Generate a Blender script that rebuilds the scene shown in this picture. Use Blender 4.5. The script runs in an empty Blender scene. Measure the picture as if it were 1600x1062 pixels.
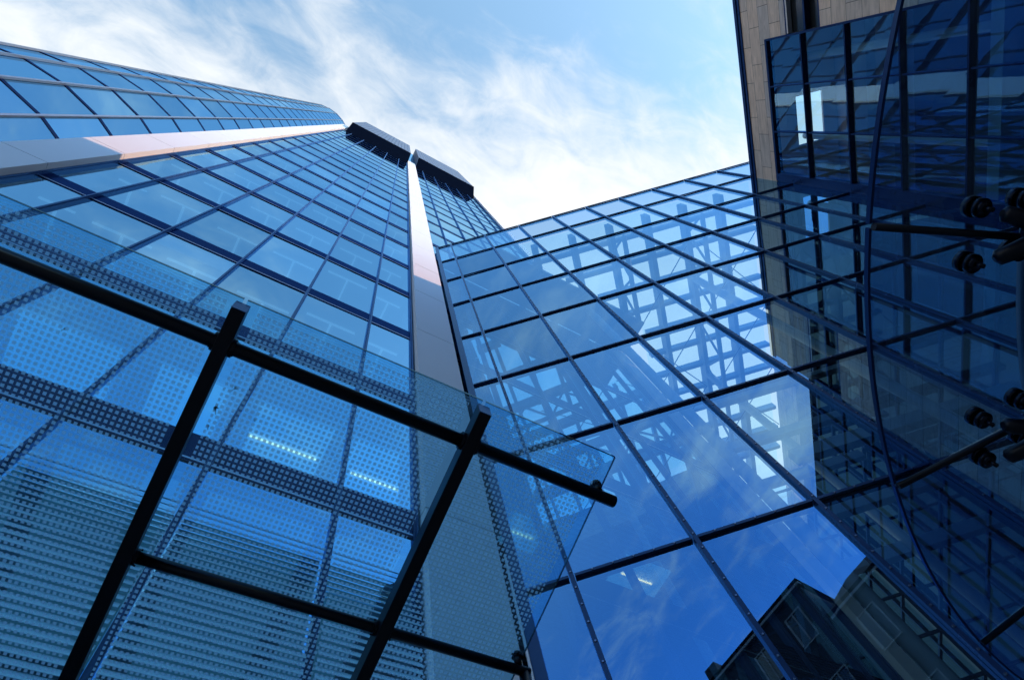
import bpy, bmesh, math, random
import numpy as np
from mathutils import Vector, Matrix
random.seed(7)
C = bpy.context.scene.collection
sc = bpy.context.scene
S = 4.16            # metres per construction unit (distance from camera to the tower front)
EYE = 1.6
F = 990.0           # focal length in photo pixels (1600 wide)

# ---------------------------------------------------------------- camera
right = Vector((0.86938, -0.46869, -0.15653)); down = Vector((0.40354, 0.85624, -0.32250)); fwd = Vector((0.28518, 0.21720, 0.93353))
cd = bpy.data.cameras.new("camera"); cam = bpy.data.objects.new("camera", cd); C.objects.link(cam)
m = Matrix(((right.x, -down.x, -fwd.x, 0), (right.y, -down.y, -fwd.y, 0), (right.z, -down.z, -fwd.z, EYE), (0, 0, 0, 1)))
cam.matrix_world = m
cd.sensor_width = 36; cd.lens = F / 1600 * 36; cd.clip_start = 0.05; cd.clip_end = 5000
sc.camera = cam
# ---------------------------------------------------------------- light
SUN_AZ, SUN_EL = math.radians(132), math.radians(18.3)
sd = Vector((math.sin(SUN_AZ) * math.cos(SUN_EL), math.cos(SUN_AZ) * math.cos(SUN_EL), math.sin(SUN_EL)))
sl = bpy.data.lights.new("sun", 'SUN'); sl.energy = 2.0; sl.angle = math.radians(0.5); sl.color = (0.95, 0.57, 0.36)
so = bpy.data.objects.new("sun", sl); C.objects.link(so); so.rotation_euler = (-sd).to_track_quat('-Z', 'Y').to_euler()
so.location = (60, -60, 120)
sc.view_settings.view_transform = 'Standard'; sc.view_settings.look = 'None'; sc.view_settings.gamma = 1
sc.view_settings.exposure = 0.85
try:
    sc.cycles.max_bounces = 14; sc.cycles.transparent_max_bounces = 24; sc.cycles.glossy_bounces = 6
    sc.cycles.transmission_bounces = 8; sc.cycles.caustics_reflective = False; sc.cycles.diffuse_bounces = 3
except Exception: pass

def nd(nt, t, **k):
    n = nt.nodes.new(t)
    for a, v in k.items():
        if a.startswith('i_'):
            key = a[2:]
            key = int(key) if key.isdigit() else key.replace('_', ' ')
            n.inputs[key].default_value = v
        else: setattr(n, a, v)
    return n
def math_(nt, op, a, b=None, c=None, clamp=False):
    n = nt.nodes.new('ShaderNodeMath'); n.operation = op; n.use_clamp = clamp
    for i, v in enumerate((a, b, c)):
        if v is None: continue
        if isinstance(v, (int, float)): n.inputs[i].default_value = v
        else: nt.links.new(v, n.inputs[i])
    return n.outputs[0]

w = bpy.data.worlds.new("World"); sc.world = w; w.use_nodes = True
nt = w.node_tree; nt.nodes.clear()
out = nd(nt, 'ShaderNodeOutputWorld'); bg = nd(nt, 'ShaderNodeBackground')
sky = nd(nt, 'ShaderNodeTexSky', sky_type='NISHITA', sun_disc=False)
sky.sun_elevation = SUN_EL; sky.sun_rotation = SUN_AZ; sky.air_density = 1.0; sky.dust_density = 0.6; sky.ozone_density = 1.6
SKY = 0.15
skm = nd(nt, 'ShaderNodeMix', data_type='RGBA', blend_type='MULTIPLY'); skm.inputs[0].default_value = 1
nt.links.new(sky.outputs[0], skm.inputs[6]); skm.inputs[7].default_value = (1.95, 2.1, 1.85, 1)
tc = nd(nt, 'ShaderNodeTexCoord'); sep = nd(nt, 'ShaderNodeSeparateXYZ'); nt.links.new(tc.outputs['Generated'], sep.inputs[0])
zz = math_(nt, 'MAXIMUM', sep.outputs[2], 0.12)
px = math_(nt, 'DIVIDE', sep.outputs[0], zz); py = math_(nt, 'DIVIDE', sep.outputs[1], zz)
cmb = nd(nt, 'ShaderNodeCombineXYZ'); nt.links.new(px, cmb.inputs[0]); nt.links.new(py, cmb.inputs[1])
mp = nd(nt, 'ShaderNodeMapping'); nt.links.new(cmb.outputs[0], mp.inputs[0])
mp.inputs['Rotation'].default_value = (0, 0, math.radians(-62)); mp.inputs['Scale'].default_value = (1.0, 1.9, 1); mp.inputs['Location'].default_value = (3.3, 1.2, 0)
n1 = nd(nt, 'ShaderNodeTexNoise', i_Scale=2.3, i_Detail=9.0, i_Roughness=0.62, i_Distortion=0.35); nt.links.new(mp.outputs[0], n1.inputs['Vector'])
n2 = nd(nt, 'ShaderNodeTexNoise', i_Scale=9.0, i_Detail=6.0, i_Roughness=0.6, i_Distortion=0.8); nt.links.new(mp.outputs[0], n2.inputs['Vector'])
nn = math_(nt, 'ADD', math_(nt, 'MULTIPLY', n1.outputs[0], 0.64), math_(nt, 'MULTIPLY', n2.outputs[0], 0.36))
# broad bank of thin cloud north of the zenith, thinning towards the south
cov = math_(nt, 'ADD', math_(nt, 'MULTIPLY_ADD', px, 0.95, 0.74), math_(nt, 'MULTIPLY_ADD', py, 2.7, math_(nt, 'MULTIPLY', math_(nt, 'MULTIPLY', px, px), 0.6)))
cov = math_(nt, 'MAXIMUM', math_(nt, 'MINIMUM', cov, 1.05), 0.14)
# one separate small cloud in the southern sky
ddx = math_(nt, 'ADD', px, 0.10); ddy = math_(nt, 'ADD', py, 0.86)
dd = math_(nt, 'SQRT', math_(nt, 'ADD', math_(nt, 'MULTIPLY', ddx, ddx), math_(nt, 'MULTIPLY', ddy, ddy)))
cl = nd(nt, 'ShaderNodeMapRange'); cl.interpolation_type = 'SMOOTHSTEP'; cl.inputs['From Min'].default_value = 0.24; cl.inputs['From Max'].default_value = 0.02; nt.links.new(dd, cl.inputs['Value'])
cov = math_(nt, 'ADD', cov, math_(nt, 'MULTIPLY', cl.outputs[0], 0.62))
# and a clear patch near the zenith
ddx = math_(nt, 'ADD', px, -0.01); ddy = math_(nt, 'ADD', py, 0.17)
dd = math_(nt, 'SQRT', math_(nt, 'ADD', math_(nt, 'MULTIPLY', ddx, ddx), math_(nt, 'MULTIPLY', ddy, ddy)))
cl = nd(nt, 'ShaderNodeMapRange'); cl.interpolation_type = 'SMOOTHSTEP'; cl.inputs['From Min'].default_value = 0.23; cl.inputs['From Max'].default_value = 0.02; nt.links.new(dd, cl.inputs['Value'])
cov = math_(nt, 'ADD', cov, math_(nt, 'MULTIPLY', cl.outputs[0], -0.42))
bank = math_(nt, 'MULTIPLY', math_(nt, 'SUBTRACT', cov, 0.52), 0.36)
cv = math_(nt, 'ADD', nn, bank)
mr = nd(nt, 'ShaderNodeMapRange'); mr.interpolation_type = 'SMOOTHSTEP'
mr.inputs['From Min'].default_value = 0.33; mr.inputs['From Max'].default_value = 0.70; nt.links.new(cv, mr.inputs['Value'])
cm = nd(nt, 'ShaderNodeMix', data_type='RGBA'); nt.links.new(mr.outputs[0], cm.inputs[0])
# deeper, polarised blue high in the southern sky, bright haze again towards the horizon
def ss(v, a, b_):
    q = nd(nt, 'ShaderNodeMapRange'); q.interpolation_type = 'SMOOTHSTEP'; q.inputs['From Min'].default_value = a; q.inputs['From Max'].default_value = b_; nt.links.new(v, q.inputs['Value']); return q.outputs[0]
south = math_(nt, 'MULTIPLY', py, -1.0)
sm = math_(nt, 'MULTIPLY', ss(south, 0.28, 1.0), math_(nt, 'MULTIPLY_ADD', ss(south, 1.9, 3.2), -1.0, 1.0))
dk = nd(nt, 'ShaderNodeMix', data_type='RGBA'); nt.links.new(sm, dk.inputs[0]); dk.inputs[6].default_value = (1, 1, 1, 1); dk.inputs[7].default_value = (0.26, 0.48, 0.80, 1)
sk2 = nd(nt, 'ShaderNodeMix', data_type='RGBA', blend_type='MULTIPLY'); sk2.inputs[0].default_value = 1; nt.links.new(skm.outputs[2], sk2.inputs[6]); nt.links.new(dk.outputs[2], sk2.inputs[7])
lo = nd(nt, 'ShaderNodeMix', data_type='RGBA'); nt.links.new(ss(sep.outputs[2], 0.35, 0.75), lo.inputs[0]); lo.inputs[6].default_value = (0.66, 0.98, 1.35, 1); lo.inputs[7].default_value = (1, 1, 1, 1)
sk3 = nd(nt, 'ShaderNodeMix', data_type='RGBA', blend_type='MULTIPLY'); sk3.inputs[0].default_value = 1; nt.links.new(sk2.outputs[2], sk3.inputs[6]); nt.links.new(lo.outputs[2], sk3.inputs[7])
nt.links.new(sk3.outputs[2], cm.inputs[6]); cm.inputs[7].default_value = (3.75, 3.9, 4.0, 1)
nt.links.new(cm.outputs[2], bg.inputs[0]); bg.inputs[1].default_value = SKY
nt.links.new(bg.outputs[0], out.inputs[0])

# ---------------------------------------------------------------- materials
MATS = {}
def newmat(name):
    m = bpy.data.materials.new(name); m.use_nodes = True; m.node_tree.nodes.clear(); MATS[name] = m
    return m, m.node_tree
def fresnel(nt, ior):
    # same reflectance from either side of a thin pane
    ge = nd(nt, 'ShaderNodeNewGeometry'); v = math_(nt, 'MULTIPLY_ADD', ge.outputs['Backfacing'], 1.0 / ior - ior, ior)
    fr = nd(nt, 'ShaderNodeFresnel'); nt.links.new(v, fr.inputs['IOR']); return fr
def glass(name, trans, refl, ior, bump=0.15, bscale=0.5, rough=0.0, dirt=0.0, base=0.0):
    m, nt = newmat(name)
    o = nd(nt, 'ShaderNodeOutputMaterial'); t = nd(nt, 'ShaderNodeBsdfTransparent'); g = nd(nt, 'ShaderNodeBsdfGlossy')
    t.inputs[0].default_value = (*trans, 1); g.inputs[0].default_value = (*refl, 1); g.inputs['Roughness'].default_value = rough
    tc = nd(nt, 'ShaderNodeTexCoord'); no = nd(nt, 'ShaderNodeTexNoise', i_Scale=bscale, i_Detail=1.5)
    nt.links.new(tc.outputs['Object'], no.inputs['Vector'])
    b = nd(nt, 'ShaderNodeBump', i_Strength=bump, i_Distance=0.02); nt.links.new(no.outputs[0], b.inputs['Height'])
    fr = fresnel(nt, ior)
    nt.links.new(b.outputs[0], g.inputs['Normal'])
    oi = nd(nt, 'ShaderNodeObjectInfo'); vr = math_(nt, 'MULTIPLY_ADD', oi.outputs['Random'], 0.24, 0.86)
    gm = nd(nt, 'ShaderNodeMix', data_type='RGBA', blend_type='MULTIPLY'); gm.inputs[0].default_value = 1; gm.inputs[6].default_value = (*refl, 1); nt.links.new(vr, gm.inputs[7]); nt.links.new(gm.outputs[2], g.inputs[0])
    fac = math_(nt, 'ADD', fr.outputs[0], base, clamp=True)
    mx = nd(nt, 'ShaderNodeMixShader'); nt.links.new(fac, mx.inputs[0]); nt.links.new(t.outputs[0], mx.inputs[1]); nt.links.new(g.outputs[0], mx.inputs[2])
    last = mx.outputs[0]
    if dirt:
        d = nd(nt, 'ShaderNodeBsdfDiffuse'); d.inputs[0].default_value = (0.16, 0.30, 0.45, 1)
        tr = nd(nt, 'ShaderNodeBsdfTranslucent'); tr.inputs[0].default_value = (0.25, 0.38, 0.45, 1)
        ad = nd(nt, 'ShaderNodeMixShader'); ad.inputs[0].default_value = 0.5; nt.links.new(d.outputs[0], ad.inputs[1]); nt.links.new(tr.outputs[0], ad.inputs[2])
        n1 = nd(nt, 'ShaderNodeTexNoise', i_Scale=26.0, i_Detail=4.0, i_Roughness=0.8); nt.links.new(tc.outputs['Object'], n1.inputs['Vector'])
        n2 = nd(nt, 'ShaderNodeTexNoise', i_Scale=2.2, i_Detail=4.0); nt.links.new(tc.outputs['Object'], n2.inputs['Vector'])
        mr = nd(nt, 'ShaderNodeMapRange'); nt.links.new(math_(nt, 'MULTIPLY', n1.outputs[0], n2.outputs[0]), mr.inputs['Value'])
        mr.inputs['From Min'].default_value = 0.18; mr.inputs['From Max'].default_value = 0.5; mr.inputs['To Max'].default_value = dirt
        m2 = nd(nt, 'ShaderNodeMixShader'); nt.links.new(mr.outputs[0], m2.inputs[0]); nt.links.new(last, m2.inputs[1]); nt.links.new(ad.outputs[0], m2.inputs[2]); last = m2.outputs[0]
    nt.links.new(last, o.inputs[0]); return m
def solid(name, col, rough=0.5, metal=0.0, var=0.12, scale=3.0, emit=None, es=0, bump=0.0, bscale=40, spec=0.5):
    m, nt = newmat(name)
    o = nd(nt, 'ShaderNodeOutputMaterial'); p = nd(nt, 'ShaderNodeBsdfPrincipled'); nt.links.new(p.outputs[0], o.inputs[0])
    tc = nd(nt, 'ShaderNodeTexCoord'); no = nd(nt, 'ShaderNodeTexNoise', i_Scale=scale, i_Detail=6.0, i_Roughness=0.6); nt.links.new(tc.outputs['Object'], no.inputs['Vector'])
    mx = nd(nt, 'ShaderNodeMix', data_type='RGBA'); nt.links.new(no.outputs[0], mx.inputs[0])
    mx.inputs[6].default_value = (*[c * (1 - var) for c in col], 1); mx.inputs[7].default_value = (*[min(1, c * (1 + var)) for c in col], 1)
    nt.links.new(mx.outputs[2], p.inputs['Base Color']); p.inputs['Roughness'].default_value = rough; p.inputs['Metallic'].default_value = metal
    p.inputs['Specular IOR Level'].default_value = spec
    if emit: p.inputs['Emission Color'].default_value = (*emit, 1); p.inputs['Emission Strength'].default_value = es
    if bump:
        n2 = nd(nt, 'ShaderNodeTexNoise', i_Scale=bscale, i_Detail=4.0); nt.links.new(tc.outputs['Object'], n2.inputs['Vector'])
        b = nd(nt, 'ShaderNodeBump', i_Strength=bump, i_Distance=0.01); nt.links.new(n2.outputs[0], b.inputs['Height']); nt.links.new(b.outputs[0], p.inputs['Normal'])
    return m
glass('tower_glass', (0.50, 0.80, 0.95), (0.35, 0.71, 1.0), 2.9, 0.09, 0.35, base=0.34, dirt=0.018)
glass('round_glass', (0.40, 0.72, 0.90), (0.34, 0.70, 1.0), 2.9, 0.07, 0.5, base=0.33, dirt=0.015)
glass('atrium_glass', (0.80, 1.0, 1.0), (0.30, 0.63, 1.0), 2.5, 0.06, 0.3, base=0.29, dirt=0.025)
glass('roof_glass', (0.80, 0.97, 0.97), (0.5, 0.75, 1.0), 1.5, 0.0)
glass('stone_glass', (0.60, 0.88, 0.96), (0.28, 0.54, 0.76), 2.3, 0.12, 0.9, base=0.10)
glass('disc_glass', (0.30, 0.50, 0.72), (0.5, 0.7, 1.0), 1.5, 0.0, dirt=0.10)
solid('white_panel', (0.81, 0.81, 0.82), 0.75, var=0.03, scale=0.6, spec=0.15)
solid('panel_joint', (0.08, 0.09, 0.11), 0.7)
solid('mullion_metal', (0.025, 0.045, 0.10), 0.4, 0.2, spec=0.3)
solid('atrium_metal', (0.016, 0.030, 0.075), 0.4, 0.2, spec=0.3)
solid('dark_metal', (0.005, 0.008, 0.018), 0.5, 0.0, spec=0.15)
solid('trim_metal', (0.35, 0.42, 0.52), 0.3, 0.8)
solid('tube_metal', (0.22, 0.30, 0.40), 0.35, 0.5)
solid('canopy_steel', (0.003, 0.004, 0.009), 0.35, 0.0, spec=0.25, var=0.3)
solid('bolt_steel', (0.20, 0.24, 0.32), 0.25, 0.9)
solid('roof_trim', (0.014, 0.028, 0.075), 0.4, 0.2, spec=0.3)
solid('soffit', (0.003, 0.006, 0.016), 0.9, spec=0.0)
solid('ceiling', (0.55, 0.58, 0.60), 0.8, var=0.05)
solid('core_wall', (0.16, 0.19, 0.23), 0.8)
solid('steel_frame', (0.22, 0.34, 0.46), 0.5, spec=0.2)
solid('hall_wall', (0.015, 0.022, 0.045), 0.7, spec=0.1, var=0.4)
solid('tube_lamp', (0.9, 0.9, 0.8), 0.5, emit=(1.0, 0.55, 0.20), es=3.6)
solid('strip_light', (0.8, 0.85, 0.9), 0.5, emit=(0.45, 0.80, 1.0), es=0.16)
solid('added_room_glow', (0.6, 0.7, 0.75), 0.6, emit=(0.35, 0.75, 1.0), es=0.12)
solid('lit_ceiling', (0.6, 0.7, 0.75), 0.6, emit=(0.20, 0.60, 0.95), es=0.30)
solid('solid_roof', (0.05, 0.11, 0.20), 0.6, spec=0.2)
solid('asphalt', (0.05, 0.05, 0.052), 0.85, bump=0.3)
solid('paving', (0.36, 0.35, 0.34), 0.8)
solid('leaf', (0.03, 0.03, 0.025), 0.8)
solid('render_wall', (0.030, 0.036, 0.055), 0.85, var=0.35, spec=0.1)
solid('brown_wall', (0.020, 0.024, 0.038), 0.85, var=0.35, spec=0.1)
solid('roof_tile', (0.03, 0.025, 0.028), 0.8, spec=0.1)
solid('house_trim', (0.16, 0.17, 0.2), 0.6)
solid('frame_white', (0.6, 0.6, 0.6), 0.5)
solid('dark_pane', (0.02, 0.025, 0.03), 0.15)
solid('lamella', (0.60, 0.82, 0.97), 0.4, var=0.25, scale=1.2)
solid('blind_slat', (0.78, 0.82, 0.85), 0.5)
_n = MATS['blind_slat'].node_tree; _t = nd(_n, 'ShaderNodeBsdfTranslucent'); _t.inputs[0].default_value = (0.7, 0.8, 0.85, 1); _m = nd(_n, 'ShaderNodeMixShader'); _m.inputs[0].default_value = 0.5
_n.links.new(_n.nodes['Principled BSDF'].outputs[0], _m.inputs[1]); _n.links.new(_t.outputs[0], _m.inputs[2]); _n.links.new(_m.outputs[0], [q for q in _n.nodes if q.type == 'OUTPUT_MATERIAL'][0].inputs[0])
solid('pipe_white', (0.75, 0.76, 0.78), 0.4)
solid('exit_green', (0.1, 0.6, 0.2), 0.5, emit=(0.25, 1.0, 0.15), es=4.0)

def coated(name, base, refl, ior=1.5, rough=0.2, rib=None):
    m, nt = newmat(name)
    o = nd(nt, 'ShaderNodeOutputMaterial'); d = nd(nt, 'ShaderNodeBsdfDiffuse'); g = nd(nt, 'ShaderNodeBsdfGlossy'); fr = fresnel(nt, ior)
    tc = nd(nt, 'ShaderNodeTexCoord'); no = nd(nt, 'ShaderNodeTexNoise', i_Scale=2.5, i_Detail=6.0); nt.links.new(tc.outputs['Object'], no.inputs['Vector'])
    mx = nd(nt, 'ShaderNodeMix', data_type='RGBA'); nt.links.new(no.outputs[0], mx.inputs[0]); mx.inputs[6].default_value = (*[c * .7 for c in base], 1); mx.inputs[7].default_value = (*[c * 1.3 for c in base], 1)
    nt.links.new(mx.outputs[2], d.inputs[0]); g.inputs[0].default_value = (*refl, 1)
    nt.links.new(math_(nt, 'MULTIPLY_ADD', no.outputs[0], 0.2, rough - 0.1), g.inputs['Roughness'])
    if rib:
        sp = nd(nt, 'ShaderNodeSeparateXYZ'); nt.links.new(tc.outputs['Object'], sp.inputs[0])
        f = math_(nt, 'GREATER_THAN', math_(nt, 'FRACT', math_(nt, 'MULTIPLY', sp.outputs[2], rib)), 0.5)
        c = nd(nt, 'ShaderNodeMix', data_type='RGBA'); nt.links.new(f, c.inputs[0]); c.inputs[6].default_value = (*refl, 1); c.inputs[7].default_value = (*[v * .55 for v in refl], 1); nt.links.new(c.outputs[2], g.inputs[0])
    ms = nd(nt, 'ShaderNodeMixShader'); nt.links.new(fr.outputs[0], ms.inputs[0]); nt.links.new(d.outputs[0], ms.inputs[1]); nt.links.new(g.outputs[0], ms.inputs[2]); nt.links.new(ms.outputs[0], o.inputs[0]); return m
coated('mullion_metal', (0.020, 0.040, 0.10), (0.35, 0.60, 0.95), 1.5, 0.3)
coated('atrium_metal', (0.010, 0.026, 0.080), (0.42, 0.68, 1.0), 1.6, 0.25)
coated('roof_trim', (0.008, 0.020, 0.065), (0.22, 0.42, 0.85), 1.5, 0.3)
coated('party_glass', (0.004, 0.010, 0.028), (0.24, 0.46, 0.68), 1.75, 0.0)
MATS['party_glass'].node_tree.nodes['Glossy BSDF'].inputs['Roughness'].default_value = 0.0
for _l in list(MATS['party_glass'].node_tree.nodes['Glossy BSDF'].inputs['Roughness'].links): MATS['party_glass'].node_tree.links.remove(_l)
coated('dark_metal', (0.004, 0.008, 0.022), (0.12, 0.25, 0.6), 1.4, 0.3)
def stripes(name, base_from, axis, freq, dark, light, rough=0.5, metal=0.0, duty=0.5):
    """fine ribs cut into a surface, along one object axis"""
    m = solid(name, light, rough, metal); nt = m.node_tree
    p = [n for n in nt.nodes if n.type == 'BSDF_PRINCIPLED'][0]; tc = [n for n in nt.nodes if n.type == 'TEX_COORD'][0]
    sp = nd(nt, 'ShaderNodeSeparateXYZ'); nt.links.new(tc.outputs['Object'], sp.inputs[0])
    f = math_(nt, 'FRACT', math_(nt, 'MULTIPLY', sp.outputs[axis], freq))
    g = math_(nt, 'GREATER_THAN', f, duty)
    mx = nd(nt, 'ShaderNodeMix', data_type='RGBA'); nt.links.new(g, mx.inputs[0]); mx.inputs[6].default_value = (*light, 1); mx.inputs[7].default_value = (*dark, 1)
    nt.links.new(mx.outputs[2], p.inputs['Base Color']); return m
stripes('louvre', None, 2, 14.0, (0.002, 0.003, 0.008), (0.006, 0.010, 0.024), 0.9)
MATS['louvre'].node_tree.nodes['Principled BSDF'].inputs['Specular IOR Level'].default_value = 0.5
MATS['louvre'].node_tree.nodes['Principled BSDF'].inputs['Roughness'].default_value = 0.16
MATS['louvre'].node_tree.nodes['Principled BSDF'].inputs['Specular Tint'].default_value = (0.35, 0.55, 1.0, 1)
coated('louvre', (0.003, 0.008, 0.028), (0.07, 0.19, 0.58), 1.45, 0.18, rib=14.0)
stripes('rib_metal', None, 0, 2.2, (0.06, 0.09, 0.14), (0.15, 0.20, 0.28), 0.5, 0.2, 0.8)
stripes('ceiling_ribs', None, 1, 9.0, (0.16, 0.19, 0.22), (0.50, 0.53, 0.56), 0.7)

def stone_mat():
    m, nt = newmat('sandstone')
    o = nd(nt, 'ShaderNodeOutputMaterial'); p = nd(nt, 'ShaderNodeBsdfPrincipled'); nt.links.new(p.outputs[0], o.inputs[0]); p.inputs['Roughness'].default_value = 0.8
    uv = nd(nt, 'ShaderNodeUVMap'); uv.uv_map = 'UVMap'
    br = nd(nt, 'ShaderNodeTexBrick'); br.offset = 0.5; br.inputs['Scale'].default_value = 1.0
    br.inputs['Mortar Size'].default_value = 0.007; br.inputs['Mortar Smooth'].default_value = 0.1; br.inputs['Bias'].default_value = 0.0
    br.inputs['Brick Width'].default_value = 0.29 * S; br.inputs['Row Height'].default_value = 0.158 * S
    br.inputs['Color1'].default_value = (0.80, 0.63, 0.51, 1); br.inputs['Color2'].default_value = (0.52, 0.50, 0.50, 1); br.inputs['Mortar'].default_value = (0.02, 0.02, 0.02, 1)
    nt.links.new(uv.outputs[0], br.inputs['Vector'])
    mp = nd(nt, 'ShaderNodeMapping'); mp.inputs['Rotation'].default_value = (0, 0, 0.7); mp.inputs['Scale'].default_value = (0.6, 3.0, 1); nt.links.new(uv.outputs[0], mp.inputs[0])
    no = nd(nt, 'ShaderNodeTexNoise', i_Scale=1.6, i_Detail=8.0, i_Roughness=0.65, i_Distortion=1.5); nt.links.new(mp.outputs[0], no.inputs['Vector'])
    mr = nd(nt, 'ShaderNodeMapRange'); nt.links.new(no.outputs[0], mr.inputs['Value']); mr.inputs['From Min'].default_value = 0.3; mr.inputs['From Max'].default_value = 0.7; mr.inputs['To Min'].default_value = 0.72; mr.inputs['To Max'].default_value = 1.2
    mx = nd(nt, 'ShaderNodeMix', data_type='RGBA', blend_type='MULTIPLY'); mx.inputs[0].default_value = 1
    nt.links.new(br.outputs['Color'], mx.inputs[6]); nt.links.new(mr.outputs[0], mx.inputs[7]); nt.links.new(mx.outputs[2], p.inputs['Base Color'])
    b = nd(nt, 'ShaderNodeBump', i_Strength=0.4, i_Distance=0.01); nt.links.new(no.outputs[0], b.inputs['Height']); nt.links.new(b.outputs[0], p.inputs['Normal'])
stone_mat()

def frit_mat():
    """canopy glass with printed ceramic squares; UV in metres, U from the pane's left edge, V from its front edge; uv2 = pane size"""
    m, nt = newmat('frit_glass')
    o = nd(nt, 'ShaderNodeOutputMaterial'); t = nd(nt, 'ShaderNodeBsdfTransparent'); g = nd(nt, 'ShaderNodeBsdfGlossy')
    t.inputs[0].default_value = (0.40, 0.80, 1.0, 1); g.inputs[0].default_value = (0.6, 0.8, 1, 1); g.inputs['Roughness'].default_value = 0.0
    fr = fresnel(nt, 1.5)
    mx = nd(nt, 'ShaderNodeMixShader'); nt.links.new(fr.outputs[0], mx.inputs[0]); nt.links.new(t.outputs[0], mx.inputs[1]); nt.links.new(g.outputs[0], mx.inputs[2])
    uv = nd(nt, 'ShaderNodeUVMap'); uv.uv_map = 'UVMap'; sp = nd(nt, 'ShaderNodeSeparateXYZ'); nt.links.new(uv.outputs[0], sp.inputs[0])
    uv2 = nd(nt, 'ShaderNodeUVMap'); uv2.uv_map = 'Size'; sp2 = nd(nt, 'ShaderNodeSeparateXYZ'); nt.links.new(uv2.outputs[0], sp2.inputs[0])
    pit = PITCH * S
    def sq(c):
        f = math_(nt, 'FRACT', math_(nt, 'DIVIDE', c, pit)); return math_(nt, 'LESS_THAN', math_(nt, 'ABSOLUTE', math_(nt, 'SUBTRACT', f, 0.5)), 0.29)
    mask = math_(nt, 'MULTIPLY', sq(sp.outputs[0]), sq(sp.outputs[1]))
    mg = 0.016 * S
    e1 = math_(nt, 'GREATER_THAN', sp.outputs[0], mg); e2 = math_(nt, 'GREATER_THAN', math_(nt, 'SUBTRACT', sp2.outputs[0], sp.outputs[0]), mg)
    e3 = math_(nt, 'GREATER_THAN', sp.outputs[1], mg * 0.45)
    mask = math_(nt, 'MULTIPLY', math_(nt, 'MULTIPLY', mask, e1), math_(nt, 'MULTIPLY', e2, e3))
    d = nd(nt, 'ShaderNodeBsdfDiffuse'); d.inputs[0].default_value = (0.26, 0.50, 0.66, 1)
    tr = nd(nt, 'ShaderNodeBsdfTranslucent'); tr.inputs[0].default_value = (0.30, 0.68, 1.0, 1)
    dm = nd(nt, 'ShaderNodeMixShader'); dm.inputs[0].default_value = 0.88; nt.links.new(d.outputs[0], dm.inputs[1]); nt.links.new(tr.outputs[0], dm.inputs[2])
    # general haze of dust
    no = nd(nt, 'ShaderNodeTexNoise', i_Scale=3.0, i_Detail=5.0); nt.links.new(uv.outputs[0], no.inputs['Vector'])
    n3 = nd(nt, 'ShaderNodeTexNoise', i_Scale=9.0, i_Detail=8.0, i_Roughness=0.75, i_Distortion=1.0); nt.links.new(uv.outputs[0], n3.inputs['Vector'])
    eg = nd(nt, 'ShaderNodeMapRange'); nt.links.new(sp.outputs[1], eg.inputs['Value']); eg.inputs['From Max'].default_value = 0.5; eg.inputs['To Min'].default_value = 0.16; eg.inputs['To Max'].default_value = 0.03
    dust = math_(nt, 'ADD', math_(nt, 'MULTIPLY', no.outputs[0], 0.10), math_(nt, 'MULTIPLY', n3.outputs[0], eg.outputs[0]))
    ln = math_(nt, 'GREATER_THAN', math_(nt, 'FRACT', math_(nt, 'DIVIDE', sp.outputs[1], pit / 2.0)), 0.55)
    ln = math_(nt, 'MULTIPLY', math_(nt, 'MULTIPLY', ln, math_(nt, 'MULTIPLY', e1, e2)), math_(nt, 'SUBTRACT', 0.34, math_(nt, 'MULTIPLY', sp.outputs[1], 0.34 / (0.30 * S))), clamp=True)
    dust = math_(nt, 'MAXIMUM', dust, ln)
    fac = math_(nt, 'MAXIMUM', math_(nt, 'MULTIPLY', mask, 0.78), dust)
    fm = nd(nt, 'ShaderNodeMixShader'); nt.links.new(fac, fm.inputs[0]); nt.links.new(mx.outputs[0], fm.inputs[1]); nt.links.new(dm.outputs[0], fm.inputs[2])
    nt.links.new(fm.outputs[0], o.inputs[0])
PITCH = 0.0068
frit_mat()
glass('edge_glass', (0.10, 0.28, 0.34), (0.5, 0.8, 0.9), 1.5, 0.0)

# ---------------------------------------------------------------- builders
Av = Vector((0.741, -0.6715, 0)).normalized(); Nv = Vector((0.6715, 0.741, 0)).normalized()
def FT(u, v, z): return Vector((u, v, z))
def FA(u, v, z): p = Av * u + Nv * v; return Vector((p.x, p.y, z))      # atrium: u along, v inward
def FB(u, v, z): p = Nv * u + Av * v; return Vector((p.x, p.y, z))      # stone house: u along, v inward
def W(p): return Vector((p.x * S, p.y * S, p.z * S + EYE))
GZ = -EYE / S       # ground level in construction units

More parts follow.
